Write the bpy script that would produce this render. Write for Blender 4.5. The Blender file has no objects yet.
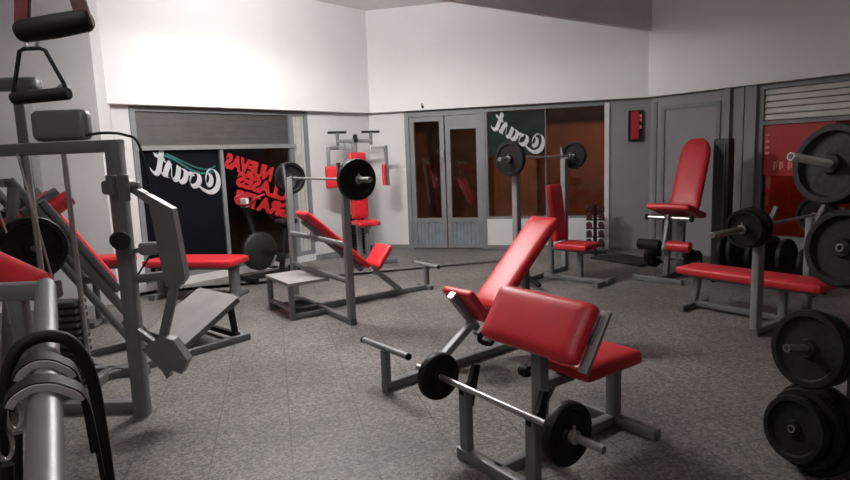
import bpy, math, random
from mathutils import Vector, Matrix
random.seed(4)
scene = bpy.context.scene
COL = scene.collection
V = Vector

# ------------------------------------------------------------------ materials
def new_mat(name):
    m = bpy.data.materials.new(name); m.use_nodes = True
    nt = m.node_tree; nt.nodes.clear()
    out = nt.nodes.new('ShaderNodeOutputMaterial')
    return m, nt, out

def mat(name, col, rough=.5, metal=0.0, var=.12, scale=6.0, bump=0.0, bscale=60.0, spec=.5, coat=0.0):
    m, nt, out = new_mat(name)
    b = nt.nodes.new('ShaderNodeBsdfPrincipled')
    tc = nt.nodes.new('ShaderNodeTexCoord')
    n = nt.nodes.new('ShaderNodeTexNoise'); n.inputs['Scale'].default_value = scale
    n.inputs['Detail'].default_value = 4
    nt.links.new(tc.outputs['Object'], n.inputs['Vector'])
    r = nt.nodes.new('ShaderNodeValToRGB')
    r.color_ramp.elements[0].position = .3; r.color_ramp.elements[1].position = .7
    r.color_ramp.elements[0].color = [c*(1-var) for c in col]+[1]
    r.color_ramp.elements[1].color = [min(1, c*(1+var)) for c in col]+[1]
    nt.links.new(n.outputs['Fac'], r.inputs['Fac'])
    nt.links.new(r.outputs['Color'], b.inputs['Base Color'])
    b.inputs['Roughness'].default_value = rough
    b.inputs['Metallic'].default_value = metal
    b.inputs['Specular IOR Level'].default_value = spec
    b.inputs['Coat Weight'].default_value = coat
    if bump > 0:
        n2 = nt.nodes.new('ShaderNodeTexNoise'); n2.inputs['Scale'].default_value = bscale
        nt.links.new(tc.outputs['Object'], n2.inputs['Vector'])
        bp = nt.nodes.new('ShaderNodeBump'); bp.inputs['Strength'].default_value = bump
        bp.inputs['Distance'].default_value = .01
        nt.links.new(n2.outputs['Fac'], bp.inputs['Height'])
        nt.links.new(bp.outputs['Normal'], b.inputs['Normal'])
    nt.links.new(b.outputs['BSDF'], out.inputs['Surface'])
    return m

def floor_mat():
    m, nt, out = new_mat('granite_tiles')
    b = nt.nodes.new('ShaderNodeBsdfPrincipled')
    tc = nt.nodes.new('ShaderNodeTexCoord')
    mp = nt.nodes.new('ShaderNodeMapping'); mp.inputs['Rotation'].default_value = (0, 0, math.radians(-14))
    nt.links.new(tc.outputs['Object'], mp.inputs['Vector'])
    vo = nt.nodes.new('ShaderNodeTexVoronoi'); vo.inputs['Scale'].default_value = 75
    nt.links.new(mp.outputs['Vector'], vo.inputs['Vector'])
    sp = nt.nodes.new('ShaderNodeSeparateColor')
    nt.links.new(vo.outputs['Color'], sp.inputs['Color'])
    r1 = nt.nodes.new('ShaderNodeValToRGB')
    e = r1.color_ramp.elements
    e[0].position = 0; e[0].color = (.095, .086, .080, 1)
    e[1].position = 1; e[1].color = (.28, .257, .242, 1)
    k = e.new(.5); k.color = (.180, .165, .156, 1)
    nt.links.new(sp.outputs['Red'], r1.inputs['Fac'])
    n = nt.nodes.new('ShaderNodeTexNoise'); n.inputs['Scale'].default_value = 1.3; n.inputs['Detail'].default_value = 5
    nt.links.new(mp.outputs['Vector'], n.inputs['Vector'])
    r2 = nt.nodes.new('ShaderNodeValToRGB')
    r2.color_ramp.elements[0].position = .3; r2.color_ramp.elements[0].color = (.66, .66, .66, 1)
    r2.color_ramp.elements[1].position = .7; r2.color_ramp.elements[1].color = (1.1, 1.1, 1.1, 1)
    nt.links.new(n.outputs['Fac'], r2.inputs['Fac'])
    mx = nt.nodes.new('ShaderNodeMix'); mx.data_type = 'RGBA'; mx.blend_type = 'MULTIPLY'; mx.inputs[0].default_value = 1
    nt.links.new(r1.outputs['Color'], mx.inputs[6]); nt.links.new(r2.outputs['Color'], mx.inputs[7])
    br = nt.nodes.new('ShaderNodeTexBrick'); br.offset = 0
    br.inputs['Scale'].default_value = 1
    br.inputs['Brick Width'].default_value = .4; br.inputs['Row Height'].default_value = .4
    br.inputs['Mortar Size'].default_value = .004
    br.inputs['Color1'].default_value = (1, 1, 1, 1); br.inputs['Color2'].default_value = (.9, .9, .9, 1)
    br.inputs['Mortar'].default_value = (.55, .55, .55, 1)
    nt.links.new(mp.outputs['Vector'], br.inputs['Vector'])
    mx2 = nt.nodes.new('ShaderNodeMix'); mx2.data_type = 'RGBA'; mx2.blend_type = 'MULTIPLY'; mx2.inputs[0].default_value = 1
    nt.links.new(mx.outputs[2], mx2.inputs[6]); nt.links.new(br.outputs['Color'], mx2.inputs[7])
    nt.links.new(mx2.outputs[2], b.inputs['Base Color'])
    b.inputs['Roughness'].default_value = .5
    b.inputs['Specular IOR Level'].default_value = .35
    nt.links.new(b.outputs['BSDF'], out.inputs['Surface'])
    return m

def glass_mat(name, tint):
    m, nt, out = new_mat(name)
    t = nt.nodes.new('ShaderNodeBsdfTransparent'); t.inputs['Color'].default_value = (*tint, 1)
    g = nt.nodes.new('ShaderNodeBsdfGlossy'); g.inputs['Roughness'].default_value = .03
    f = nt.nodes.new('ShaderNodeFresnel'); f.inputs['IOR'].default_value = 1.45
    x = nt.nodes.new('ShaderNodeMixShader')
    nt.links.new(f.outputs['Fac'], x.inputs['Fac'])
    nt.links.new(t.outputs['BSDF'], x.inputs[1]); nt.links.new(g.outputs['BSDF'], x.inputs[2])
    nt.links.new(x.outputs['Shader'], out.inputs['Surface'])
    return m

def emit_mat(name, col, s):
    m, nt, out = new_mat(name)
    e = nt.nodes.new('ShaderNodeEmission'); e.inputs['Color'].default_value = (*col, 1); e.inputs['Strength'].default_value = s
    nt.links.new(e.outputs['Emission'], out.inputs['Surface'])
    return m

M = dict(
    white=mat('white_paint', (.84, .83, .83), .85, var=.02, scale=2),
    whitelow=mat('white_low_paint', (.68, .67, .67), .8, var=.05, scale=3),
    ceil=mat('ceiling_paint', (.78, .78, .78), .9, var=.04, scale=2),
    beam=mat('beam_plaster', (.72, .71, .71), .9, var=.06, scale=3),
    greywall=mat('grey_wall_paint', (.27, .26, .275), .7, var=.06, scale=2),
    frame=mat('grey_frame_paint', (.195, .20, .21), .5, var=.08),
    framewhite=mat('pale_frame_paint', (.7, .69, .68), .5, var=.05),
    shutter=mat('shutter_metal', (.085, .078, .075), .5, .3, var=.1),
    rshutter=mat('pale_shutter_metal', (.55, .53, .50), .5, .2, var=.1),
    panel=mat('blue_grey_panel', (.20, .23, .25), .5, var=.15, scale=9),
    grey=mat('grey_enamel', (.165, .165, .17), .42, .25, var=.1, scale=7),
    greylight=mat('light_grey_enamel', (.26, .26, .26), .45, .25, var=.1, scale=7),
    plateg=mat('grey_steel_plate', (.33, .32, .315), .5, .2, var=.1, scale=5),
    chrome=mat('worn_chrome', (.62, .61, .60), .28, .9, var=.08, scale=20),
    bar=mat('dull_bar_steel', (.40, .39, .38), .38, .8, var=.1, scale=20),
    red=mat('red_vinyl', (.57, .020, .030), .42, var=.08, scale=5, bump=.06, bscale=90),
    darkred=mat('dark_red_vinyl', (.30, .015, .02), .5, var=.1, scale=5),
    black=mat('black_iron', (.0085, .008, .0085), .5, 0, var=.4, scale=14, bump=.25, bscale=40, spec=.22),
    rubber=mat('black_rubber', (.009, .0088, .009), .65, var=.3, scale=10, spec=.3),
    mat_=mat('black_floor_mat', (.012, .011, .012), .8, var=.3, scale=10),
    strapbrown=mat('brown_strap', (.12, .055, .045), .7, var=.2, scale=20),
    strapred=mat('dark_red_strap', (.14, .02, .025), .7, var=.2, scale=20),
    greyband=mat('grey_webbing', (.50, .49, .48), .55, var=.1, scale=20),
    signred=mat('red_sign_paint', (.42, .014, .018), .5, var=.1, scale=4),
    signwhite=mat('white_sign_paint', (.58, .59, .61), .5, var=.03),
    signteal=mat('teal_sign_paint', (.02, .13, .125), .5, var=.1),
    signdark=mat('dark_sign_vinyl', (.005, .0055, .008), .9, var=.2, spec=.05),
    signdteal=mat('dark_teal_vinyl', (.035, .065, .062), .8, var=.4, spec=.15, scale=3),
    signpink=mat('pale_red_paint', (.75, .22, .20), .5, var=.1),
    dumb=mat('dark_red_dumbbell', (.06, .012, .011), .5, .1, var=.2),
    stack=mat('dark_grey_steel', (.045, .045, .048), .5, .2, var=.15),
    pegwhite=mat('pale_worn_steel', (.75, .73, .70), .35, .2, var=.05),
    olive=mat('dark_olive_paint', (.012, .013, .010), .5, .1, var=.2),
    street=mat('street_asphalt', (.06, .055, .05), .9, var=.2),
    facade=mat('street_facade', (.33, .20, .13), .9, var=.35, scale=1.2),
    facaded=mat('facade_shutter', (.14, .07, .045), .8, var=.3, scale=2),
    glass=glass_mat('window_glass', (.85, .83, .82)),
    redglass=glass_mat('red_tinted_glass', (.55, .26, .22)),
)
M['floor'] = floor_mat()

# ------------------------------------------------------------------ mesh builder
class MB:
    def __init__(s): s.v = []; s.f = []
    def add(s, vs, fs, mtx=None):
        o = len(s.v)
        s.v += [tuple(mtx @ V(v)) if mtx else tuple(v) for v in vs]
        s.f += [tuple(i+o for i in f) for f in fs]
        return s
    def ring_sweep(s, rings, closed=False):
        n = len(rings[0]); vs = [p for r in rings for p in r]; fs = []
        m = len(rings)
        for i in range(m if closed else m-1):
            a = i*n; b = ((i+1) % m)*n
            for j in range(n):
                k = (j+1) % n
                fs.append((a+j, a+k, b+k, b+j))
        if not closed:
            fs.append(tuple(range(n-1, -1, -1))); fs.append(tuple((m-1)*n+j for j in range(n)))
        return s.add(vs, fs)
    def bar(s, p, q, w=.05, h=None, up=(0, 0, 1), ch=None):
        """rounded rectangular tube from p to q; w sideways, h along up"""
        h = h or w; p = V(p); q = V(q); d = (q-p).normalized(); u = V(up)
        if abs(d.dot(u)) > .98: u = V((1, 0, 0))
        sd = d.cross(u).normalized(); u = sd.cross(d).normalized()
        c = ch if ch is not None else min(w, h)*.16
        a = w/2; b = h/2; k = c*.3
        pr = [(a, -b+c), (a, b-c), (a-k, b-k), (a-c, b), (-a+c, b), (-a+k, b-k), (-a, b-c), (-a, -b+c), (-a+k, -b+k), (-a+c, -b), (a-c, -b), (a-k, -b+k)]
        return s.ring_sweep([[c0+sd*x+u*y for x, y in pr] for c0 in (p, q)])
    def box(s, c, size, rot=None):
        x, y, z = [k/2 for k in size]
        vs = [(i*x, j*y, k*z) for i in (-1, 1) for j in (-1, 1) for k in (-1, 1)]
        fs = [(0, 1, 3, 2), (4, 6, 7, 5), (0, 4, 5, 1), (2, 3, 7, 6), (0, 2, 6, 4), (1, 5, 7, 3)]
        return s.add(vs, fs, Matrix.Translation(V(c)) @ (rot.to_4x4() if rot else Matrix()))
    def tube(s, pts, r, n=12, closed=False):
        pts = [V(p) for p in pts]; m = len(pts); rings = []
        rr = r if isinstance(r, (list, tuple)) else [r]*m
        t0 = (pts[1]-pts[0]).normalized()
        u = t0.orthogonal().normalized()
        for i in range(m):
            if closed: t = (pts[(i+1) % m]-pts[i-1]).normalized()
            else: t = (pts[min(i+1, m-1)]-pts[max(i-1, 0)]).normalized()
            u = (u-t*u.dot(t)).normalized(); w = t.cross(u)
            rings.append([pts[i]+(u*math.cos(2*math.pi*j/n)+w*math.sin(2*math.pi*j/n))*rr[i] for j in range(n)])
        return s.ring_sweep(rings, closed)
    def lathe(s, c, axis, prof, n=32):
        """prof: list of (radius, offset along axis); closed solid"""
        c = V(c); a = V(axis).normalized(); u = a.orthogonal().normalized(); w = a.cross(u)
        rings = [[c+a*t+(u*math.cos(2*math.pi*j/n)+w*math.sin(2*math.pi*j/n))*max(r, 1e-4) for j in range(n)] for r, t in prof]
        return s.ring_sweep(rings)
    def cyl(s, p, q, r, n=20, bev=.12):
        p = V(p); q = V(q); L = (q-p).length; b = min(r*bev, L*.2)
        return s.lathe(p, q-p, [(r-b, 0), (r, b), (r, L-b), (r-b, L)], n)
    def cushion(s, c, size, rot=None, r=.03, puff=.012, n=10):
        hx, hy, hz = [k/2 for k in size]; r = min(r, hx*.99, hy*.99, hz*.99)
        idx = {}; vs = []; fs = []
        def tt(i):
            x = -1+2*i/n; return math.copysign(abs(x)**.6, x)
        def pt(p):
            q = V(p); inn = V((max(-hx+r, min(hx-r, q.x)), max(-hy+r, min(hy-r, q.y)), max(-hz+r, min(hz-r, q.z))))
            d = q-inn
            o = inn+d.normalized()*r if d.length > 1e-9 else q
            if q.z > 0 and hz > r*.5:
                o.z += puff*(1-(q.x/hx)**4)*(1-(q.y/hy)**4)
            key = (round(q.x, 5), round(q.y, 5), round(q.z, 5))
            if key not in idx: idx[key] = len(vs); vs.append(o)
            return idx[key]
        for ax in range(3):
            for sg in (-1, 1):
                H = [hx, hy, hz]; a1, a2 = (ax+1) % 3, (ax+2) % 3
                for i in range(n):
                    for j in range(n):
                        quad = []
                        for (ii, jj) in ((i, j), (i+1, j), (i+1, j+1), (i, j+1)):
                            p = [0, 0, 0]; p[ax] = sg*H[ax]; p[a1] = tt(ii)*H[a1]; p[a2] = tt(jj)*H[a2]
                            quad.append(pt(p))
                        if sg < 0: quad.reverse()
                        if len(set(quad)) > 2: fs.append(tuple(dict.fromkeys(quad)))
        return s.add(vs, fs, Matrix.Translation(V(c)) @ (rot.to_4x4() if rot else Matrix()))
    def prism(s, poly, th):
        t = V(th); n = len(poly); P = [V(p)-t/2 for p in poly]; Q = [p+t for p in P]
        fs = [tuple(range(n-1, -1, -1)), tuple(range(n, 2*n))]+[(i, (i+1) % n, n+(i+1) % n, n+i) for i in range(n)]
        return s.add(P+Q, fs)
    def build(s, name, m, parent=None, smooth=True):
        me = bpy.data.meshes.new(name)
        me.from_pydata(s.v, [], s.f); me.validate()
        import bmesh
        bm = bmesh.new(); bm.from_mesh(me)
        bmesh.ops.recalc_face_normals(bm, faces=bm.faces)
        bm.to_mesh(me); bm.free()
        if smooth:
            me.polygons.foreach_set('use_smooth', [True]*len(me.polygons))
            me.set_sharp_from_angle(angle=math.radians(38))
        me.materials.append(M[m] if isinstance(m, str) else m)
        o = bpy.data.objects.new(name, me); COL.objects.link(o)
        if parent: o.parent = parent
        return o

def tag(o, label, cat, group=None, kind=None):
    if label: o['label'] = label
    if cat: o['category'] = cat
    if group: o['group'] = group
    if kind: o['kind'] = kind
    return o
def thing(name, label, cat, loc=(0, 0, 0), d=(1, 0), group=None):
    o = bpy.data.objects.new(name, None); COL.objects.link(o)
    o.location = loc; o.rotation_euler = (0, 0, math.atan2(d[1], d[0])); o.empty_display_size = .1
    return tag(o, label, cat, group)
def struct(o):
    o['kind'] = 'structure'; return o
def copy_tree(o, parent=None):
    c = o.copy(); COL.objects.link(c)
    if parent: c.parent = parent
    for ch in list(o.children): copy_tree(ch, c)
    return c
def frame_x(d, up=(0, 0, 1)):
    """rotation with local x along d, local z as near to up as possible"""
    x = V(d).normalized(); y = V(up).cross(x).normalized(); z = x.cross(y)
    return Matrix((x, y, z)).transposed()

# ------------------------------------------------------------------ camera
F = 600.0; H = 1.5
pt_ = math.atan(83.94/F); rl = math.atan(.038)
X = V((1, 0, 0)); U = V((0, math.sin(pt_), math.cos(pt_))); FW = V((0, math.cos(pt_), -math.sin(pt_)))
R_ = X*math.cos(rl)-U*math.sin(rl); UP = X*math.sin(rl)+U*math.cos(rl)
cam = bpy.data.cameras.new('camera'); co = bpy.data.objects.new('camera', cam); COL.objects.link(co)
mw = Matrix((R_, UP, -FW)).transposed().to_4x4(); mw.translation = V((0, 0, H))
co.matrix_world = mw
cam.sensor_fit = 'HORIZONTAL'; cam.sensor_width = 36; cam.lens = 36*F/850; cam.clip_start = .05
scene.camera = co

# ------------------------------------------------------------------ room shell
def v2(a): return V((a[0], a[1], 0))
A = v2((-.80, 9.78)); B = v2((3.26, 8.74)); D = v2((-3.55, 6.77))
dR = v2((.55, -.835)).normalized(); CR = B+dR*14.06
SOF = 2.213; TOP = 3.78
class Wall:
    def __init__(s, P, Q):
        s.P = P; s.d = (Q-P).normalized(); s.n = V((-s.d.y, s.d.x, 0))
        if s.n.dot(P) < 0: s.n = -s.n
    def pt(s, t, o, z): return s.P+s.d*t+s.n*o+V((0, 0, z))
    def box(s, mb, t0, t1, z0, z1, o0, o1):
        vs = [s.pt(t, o, z) for t in (t0, t1) for o in (o0, o1) for z in (z0, z1)]
        return mb.add(vs, [(0, 1, 3, 2), (4, 6, 7, 5), (0, 4, 5, 1), (2, 3, 7, 6), (0, 2, 6, 4), (1, 5, 7, 3)])
    def place(s, o, t, off, z):
        """empty in the wall plane: x along the wall, y outward"""
        o.location = s.pt(t, off, z)
        o.matrix_world = Matrix.Translation(s.pt(t, off, z)) @ Matrix((s.d, s.n, V((0, 0, 1)))).transposed().to_4x4()
WL = Wall(A, D); WM = Wall(A, B); WR = Wall(B, CR)
OF = .12
def wb(W, name, m, *bs, parent=None):
    mb = MB()
    for b in bs: W.box(mb, *b)
    return mb.build(name, m, parent, smooth=False)

PE = v2((-3.42, 6.52)); PW = v2((-8.0, 5.7))
# floor and ceiling follow the plan of the room
plan = [A+WL.n*.1+WM.n*.12, B+WM.n*.14+WR.n*.1, CR+WR.n*.1, v2((11, -3.1)), v2((-8.1, -3.1)), PW+v2((-.1, .25)), v2((-3.55, 6.9)), D+WL.n*.14]
struct(MB().prism([p+V((0, 0, -.06)) for p in plan], (0, 0, .12)).build('floor', 'floor', smooth=False))
struct(MB().prism([p+V((0, 0, TOP+.06)) for p in plan], (0, 0, .12)).build('ceiling', 'ceil', smooth=False))

struct(wb(WL, 'wall_left_upper', 'white', (-.02, 4.07, SOF, TOP, 0, .3)))
struct(wb(WM, 'wall_back_upper', 'white', (0, 4.191, SOF, TOP, 0, .3)))
struct(wb(WR, 'wall_right_upper', 'white', (-.02, 14.2, SOF, TOP, 0, .3)))
# lower walls, set back under the band
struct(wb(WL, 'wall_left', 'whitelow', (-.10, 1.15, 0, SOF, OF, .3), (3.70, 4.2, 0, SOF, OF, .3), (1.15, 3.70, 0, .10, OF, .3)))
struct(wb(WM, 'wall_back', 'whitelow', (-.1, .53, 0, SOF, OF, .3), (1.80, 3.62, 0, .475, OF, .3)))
struct(wb(WM, 'wall_back_pier', 'greywall', (3.66, 4.30, 0, SOF, OF, .3)))
struct(wb(WR, 'wall_right', 'greywall', (-.1, 1.20, 0, SOF, OF, .3), (1.50, 14.2, 0, .30, OF, .3), (5.2, 14.2, .30, SOF, OF, .3)))
struct(wb(WR, 'trim_1', 'frame', (.02, .07, 0, 2.14, OF-.02, OF), (.15, 1.02, 2.02, 2.07, OF-.025, OF), (.15, .20, 0, 2.02, OF-.025, OF), (.97, 1.02, 0, 2.02, OF-.025, OF)))
struct(wb(WR, 'trim_2', 'greywall', (1.10, 1.17, 0, SOF, OF-.07, OF), (1.20, 1.33, 0, SOF, OF-.03, .3), (1.36, 1.50, 0, SOF, OF-.06, .3)))
struct(wb(WR, 'trim_3', 'signdark', (1.33, 1.36, 0, SOF, OF+.02, .3)))
struct(wb(WL, 'baseboard_left', 'frame', (0, 1.15, 0, .07, OF-.015, OF)))
struct(wb(WM, 'baseboard_back', 'frame', (-.1, .53, 0, .07, OF-.015, OF), (1.82, 3.62, 0, .06, OF-.015, OF)))
# the near-left end wall and the unseen rest of the shell
WP = Wall(PE, PW)
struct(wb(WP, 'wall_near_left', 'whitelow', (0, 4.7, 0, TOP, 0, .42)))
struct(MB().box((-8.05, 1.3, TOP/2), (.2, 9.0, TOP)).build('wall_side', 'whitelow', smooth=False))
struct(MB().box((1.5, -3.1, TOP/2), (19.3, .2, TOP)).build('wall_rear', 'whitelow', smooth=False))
# ceiling beam, square to the right wall
bd = v2((.81, .59)).normalized(); bn = v2((bd.y, -bd.x))
E0 = v2((3.29, 8.80)); E1 = E0-bd*14.0
mb = MB()
vs = [p+V((0, 0, z)) for p in (E0, E1, E1+bn*.07, E0+bn*.07) for z in (3.11, TOP+.02)]
mb.add(vs, [(0, 2, 4, 6), (1, 7, 5, 3), (0, 1, 3, 2), (2, 3, 5, 4), (4, 5, 7, 6), (6, 7, 1, 0)])
struct(mb.build('ceiling_beam', 'beam', smooth=False))

# ---- window_1 : left shop window
w1 = struct(wb(WL, 'window_1', 'frame',
     (1.15, 1.21, .10, SOF-.01, OF, .2), (1.42, 1.49, .10, SOF-.01, OF-.01, .2), (2.545, 2.595, .10, 1.69, OF, .19),
     (3.64, 3.70, .10, SOF-.01, OF-.02, .2), (1.21, 3.64, .10, .16, OF, .2), (1.21, 3.64, 2.15, SOF-.01, OF, .2)))
wb(WL, 'transom', 'greylight', (1.40, 3.68, 1.69, 1.745, OF-.03, .17), parent=w1)
mb = MB()
for i in range(10):
    z = 1.745+i*.0405; WL.box(mb, 1.49, 3.64, z+.0005, z+.0400, OF+.03+.003*(i % 2), .19)
mb.build('shutter_curtain', 'shutter', w1, smooth=False)
mb = MB()
for i in range(5):
    t = 1.21+i*.042; WL.box(mb, t+.003, t+.039, .16, 2.15, OF+.03+.012*(i % 2), .19)
mb.build('shutter_guide', 'rshutter', w1, smooth=False)
wb(WL, 'pane', 'glass', (1.49, 3.64, .16, 1.69, .150, .158), parent=w1)

# ---- door_1 : double glazed door
d1 = struct(wb(WM, 'door_1', 'frame', (.53, .60, 0, SOF-.01, OF-.02, .24), (1.75, 1.82, 0, SOF-.01, OF-.02, .24), (.60, 1.75, 2.12, SOF-.01, OF-.01, .24)))
for nm, t0, t1 in (('leaf', .60, 1.165), ('leaf', 1.185, 1.75)):
    lf = wb(WM, nm, 'frame', (t0, t0+.075, .015, 2.115, OF+.01, .19), (t1-.075, t1, .015, 2.115, OF+.01, .19),
            (t0+.075, t1-.075, .43, .50, OF+.01, .19), (t0+.075, t1-.075, .015, .06, OF+.01, .19), (t0+.075, t1-.075, 2.04 if t0 < 1 else 1.90, 2.115, OF+.01, .19), parent=d1)
    mb = MB(); n = 7; ww = (t1-t0-.15)/n
    for i in range(n): WM.box(mb, t0+.075+i*ww+.003, t0+.075+(i+1)*ww-.003, .06, .43, OF+.03+.006*(i % 2), .17)
    mb.build('kick_panel', 'panel', lf, smooth=False)
    wb(WM, 'pane', 'glass', (t0+.075, t1-.075, .50, 2.04 if t0 < 1 else 1.90, .155, .163), parent=lf)
mb = MB(); mb.bar(WM.pt(1.155, OF-.025, 1.42), WM.pt(1.155, OF-.025, 1.56), .018); mb.box(WM.pt(1.145, OF, 1.49), (.03, .03, .05))
mb.build('door_handle', 'chrome', d1)
# ---- window_2 : back shop window on a low white wall
w2 = struct(wb(WM, 'window_2', 'frame', (1.82, 1.85, .475, SOF-.01, OF, .22), (1.85, 3.60, 2.14, SOF-.01, OF, .22), (1.85, 3.60, .475, .51, OF, .22)))
wb(WM, 'jamb', 'framewhite', (3.60, 3.665, 0, SOF-.04, OF-.03, .22), parent=w2)
wb(WM, 'glass_joint', 'frame', (2.733, 2.745, .51, 2.14, .148, .168), parent=w2)
wb(WM, 'pane', 'glass', (1.85, 2.733, .51, 2.14, .155, .163), parent=w2)
wb(WM, 'pane', 'glass', (2.745, 3.60, .51, 2.14, .155, .163), parent=w2)
# ---- window_3 : right shop window with half-lowered shutter
w3 = struct(wb(WR, 'window_3', 'frame', (1.50, 1.56, .30, SOF-.01, OF, .25), (1.56, 5.2, .30, .36, OF, .25), (1.56, 5.2, 2.15, SOF-.01, OF, .25), (1.56, 5.2, 1.72, 1.765, OF-.01, .25), (3.2, 3.26, .36, 2.15, OF, .25)))
mb = MB()
for i in range(5):
    z = 1.77+i*.076
    mb.add([WR.pt(t, o, zz) for t in (1.56, 5.2) for o, zz in ((.22, z), (OF+.03, z+.01), (OF+.045, z+.072), (.22, z+.074))], [(0, 1, 2, 3), (7, 6, 5, 4), (0, 4, 5, 1), (1, 5, 6, 2), (2, 6, 7, 3), (3, 7, 4, 0)])
mb.build('shutter_curtain', 'rshutter', w3, smooth=False)
wb(WR, 'pane', 'redglass', (1.56, 3.2, .36, 1.72, .165, .173), parent=w3)
wb(WR, 'pane', 'redglass', (3.26, 5.2, .36, 1.72, .165, .173), parent=w3)

# ------------------------------------------------------------------ lettering
def catmull(p, n=9, closed=False):
    out = []; m = len(p)
    for i in range(m if closed else m-1):
        g = lambda k: V(p[k % m]) if closed else V(p[max(0, min(m-1, k))])
        a, b, c, d = g(i-1), g(i), g(i+1), g(i+2)
        for j in range(n):
            t = j/n
            out.append(.5*((2*b)+(c-a)*t+(2*a-5*b+4*c-d)*t*t+(3*b-a-3*c+d)*t**3))
    out.append(V(p[0]) if closed else V(p[-1]))
    return out
SCRIPT = [([(.95, 1.25), (.72, .95), (.70, .55), (.92, .45), (1.12, .80), (1.12, 1.35), (.85, 1.62), (.45, 1.45), (.16, .95), (.18, .35), (.55, .0), (1.15, .05), (1.6, .3)], 0),
          ([(1.85, .98), (1.55, .75), (1.55, .25), (1.85, .02), (2.12, .25), (2.12, .75)], 1), ([(2.05, .85), (2.3, .75), (2.5, .8)], 0),
          ([(2.85, .95), (2.55, .75), (2.5, .25), (2.75, .02), (3.0, .3), (3.05, .8)], 1), ([(3.12, 1.0), (3.02, .25), (3.2, .02), (3.45, .25)], 0),
          ([(3.4, .2), (3.72, 1.05), (3.85, .45), (3.75, .05), (3.5, .05)], 0), ([(3.85, .15), (4.1, .2), (4.35, .9)], 0),
          ([(4.5, 1.65), (4.32, .3), (4.5, .02), (4.85, .2)], 0), ([(4.1, 1.05), (4.5, 1.12), (4.9, 1.2)], 0)]
def script_word(mb, W, t0, z0, sg, size, ang, off, sx=1.0, pen=.14):
    ca, sa = math.cos(ang), math.sin(ang)
    def P(x, y, o):
        x, y = x*size*sx, y*size
        return W.pt(t0+sg*(x*ca-y*sa), o, z0+x*sa+y*ca)
    pv = V((.9*pen, .45*pen))
    for pts, cl in SCRIPT:
        c = catmull([V(p) for p in pts], 8, cl)
        for a, b in zip(c[:-1], c[1:]):
            d = (b-a); 
            if d.length < 1e-6: continue
            nrm = V((-d.y, d.x)).normalized()*.065
            q = [a-pv-nrm, a+pv+nrm, b+pv+nrm, b-pv-nrm]
            # convex quad from pen sweep, thickened
            q2 = q
            lo = [P(k.x, k.y, off) for k in q2]; hi = [P(k.x, k.y, off+.004) for k in q2]
            mb.add(lo+hi, [(0, 1, 2, 3), (7, 6, 5, 4), (0, 4, 5, 1), (1, 5, 6, 2), (2, 6, 7, 3), (3, 7, 4, 0)])
    return mb
def ribbon(mb, W, pts, wd, off):
    c = catmull([V(p) for p in pts], 10)
    for a, b in zip(c[:-1], c[1:]):
        q = [(a.x, a.y-wd), (a.x, a.y+wd), (b.x, b.y+wd), (b.x, b.y-wd)]
        lo = [W.pt(x, off, y) for x, y in q]; hi = [W.pt(x, off+.003, y) for x, y in q]
        mb.add(lo+hi, [(0, 1, 2, 3), (7, 6, 5, 4), (0, 4, 5, 1), (1, 5, 6, 2), (2, 6, 7, 3), (3, 7, 4, 0)])
    return mb
def block_text(mb, txt, W, t0, z0, sg, size, sx, ang, off, bold=.012):
    cu = bpy.data.curves.new('t', 'FONT'); cu.body = txt; cu.size = size; cu.offset = bold; cu.extrude = .002; cu.resolution_u = 3
    o = bpy.data.objects.new('t', cu); COL.objects.link(o)
    bpy.context.view_layer.update()
    me = bpy.data.meshes.new_from_object(o)
    ca, sa = math.cos(ang), math.sin(ang)
    vs = []
    for v in me.vertices:
        x, y = v.co.x*sx, v.co.y
        vs.append(W.pt(t0+sg*(x*ca-y*sa), off+v.co.z, z0+x*sa+y*ca))
    mb.add(vs, [tuple(p.vertices) for p in me.polygons])
    bpy.data.objects.remove(o); bpy.data.curves.remove(cu); bpy.data.meshes.remove(me)
    return mb

s1 = thing('window_sign', 'dark sign with white mirrored Coast script and teal waves on the left window', 'sign')
WL.box(MB(), 0, 0, 0, 0, 0, 0)
wb(WL, 'sign_panel', 'signdark', (2.60, 3.64, .30, 1.685, .1455, .149), parent=s1)
script_word(MB(), WL, 2.67, 1.10, 1, .185, math.radians(21.5), .140, 1.02, .125).build('lettering', 'signwhite', s1, smooth=False)
mb = MB()
ribbon(mb, WL, [(3.42, 1.655), (3.22, 1.585), (2.98, 1.43), (2.80, 1.385), (2.66, 1.42)], .014, .1405)
ribbon(mb, WL, [(3.30, 1.65), (3.12, 1.56), (2.95, 1.475), (2.78, 1.435), (2.66, 1.475)], .009, .1405)
mb.build('wave_stripe', 'signteal', s1, smooth=False)
s2 = thing('window_lettering', 'red mirrored capital lettering in three slanting rows on the left window', 'sign')
block_text(MB(), 'NUEVAS', WL, 1.83, 1.235, 1, .26, .76, math.radians(18), .144, .016).build('lettering_row', 'signred', s2, smooth=False)
block_text(MB(), 'CLASES', WL, 1.60, .93, 1, .26, .98, math.radians(20), .144, .016).build('lettering_row', 'signred', s2, smooth=False)
block_text(MB(), 'GRATIS', WL, 1.55, .67, 1, .26, 1.08, math.radians(19), .144, .016).build('lettering_row', 'signred', s2, smooth=False)
s3 = thing('window_sign', 'white mirrored Coast script on the back window beside the door', 'sign')
script_word(MB(), WM, 2.64, 1.45, -1, .172, math.radians(31), .144, 1.04, .125).build('lettering', 'signwhite', s3, smooth=False)
wb(WM, 'sign_panel', 'signdteal', (1.86, 2.725, 1.45, 2.12, .176, .179), parent=s3)
s4 = thing('window_sign', 'red sign with pale marks hung in the right window below the shutter', 'sign')
wb(WR, 'sign_panel', 'signred', (1.57, 2.35, 1.10, 1.71, .150, .155), parent=s4)
mb = MB()
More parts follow.
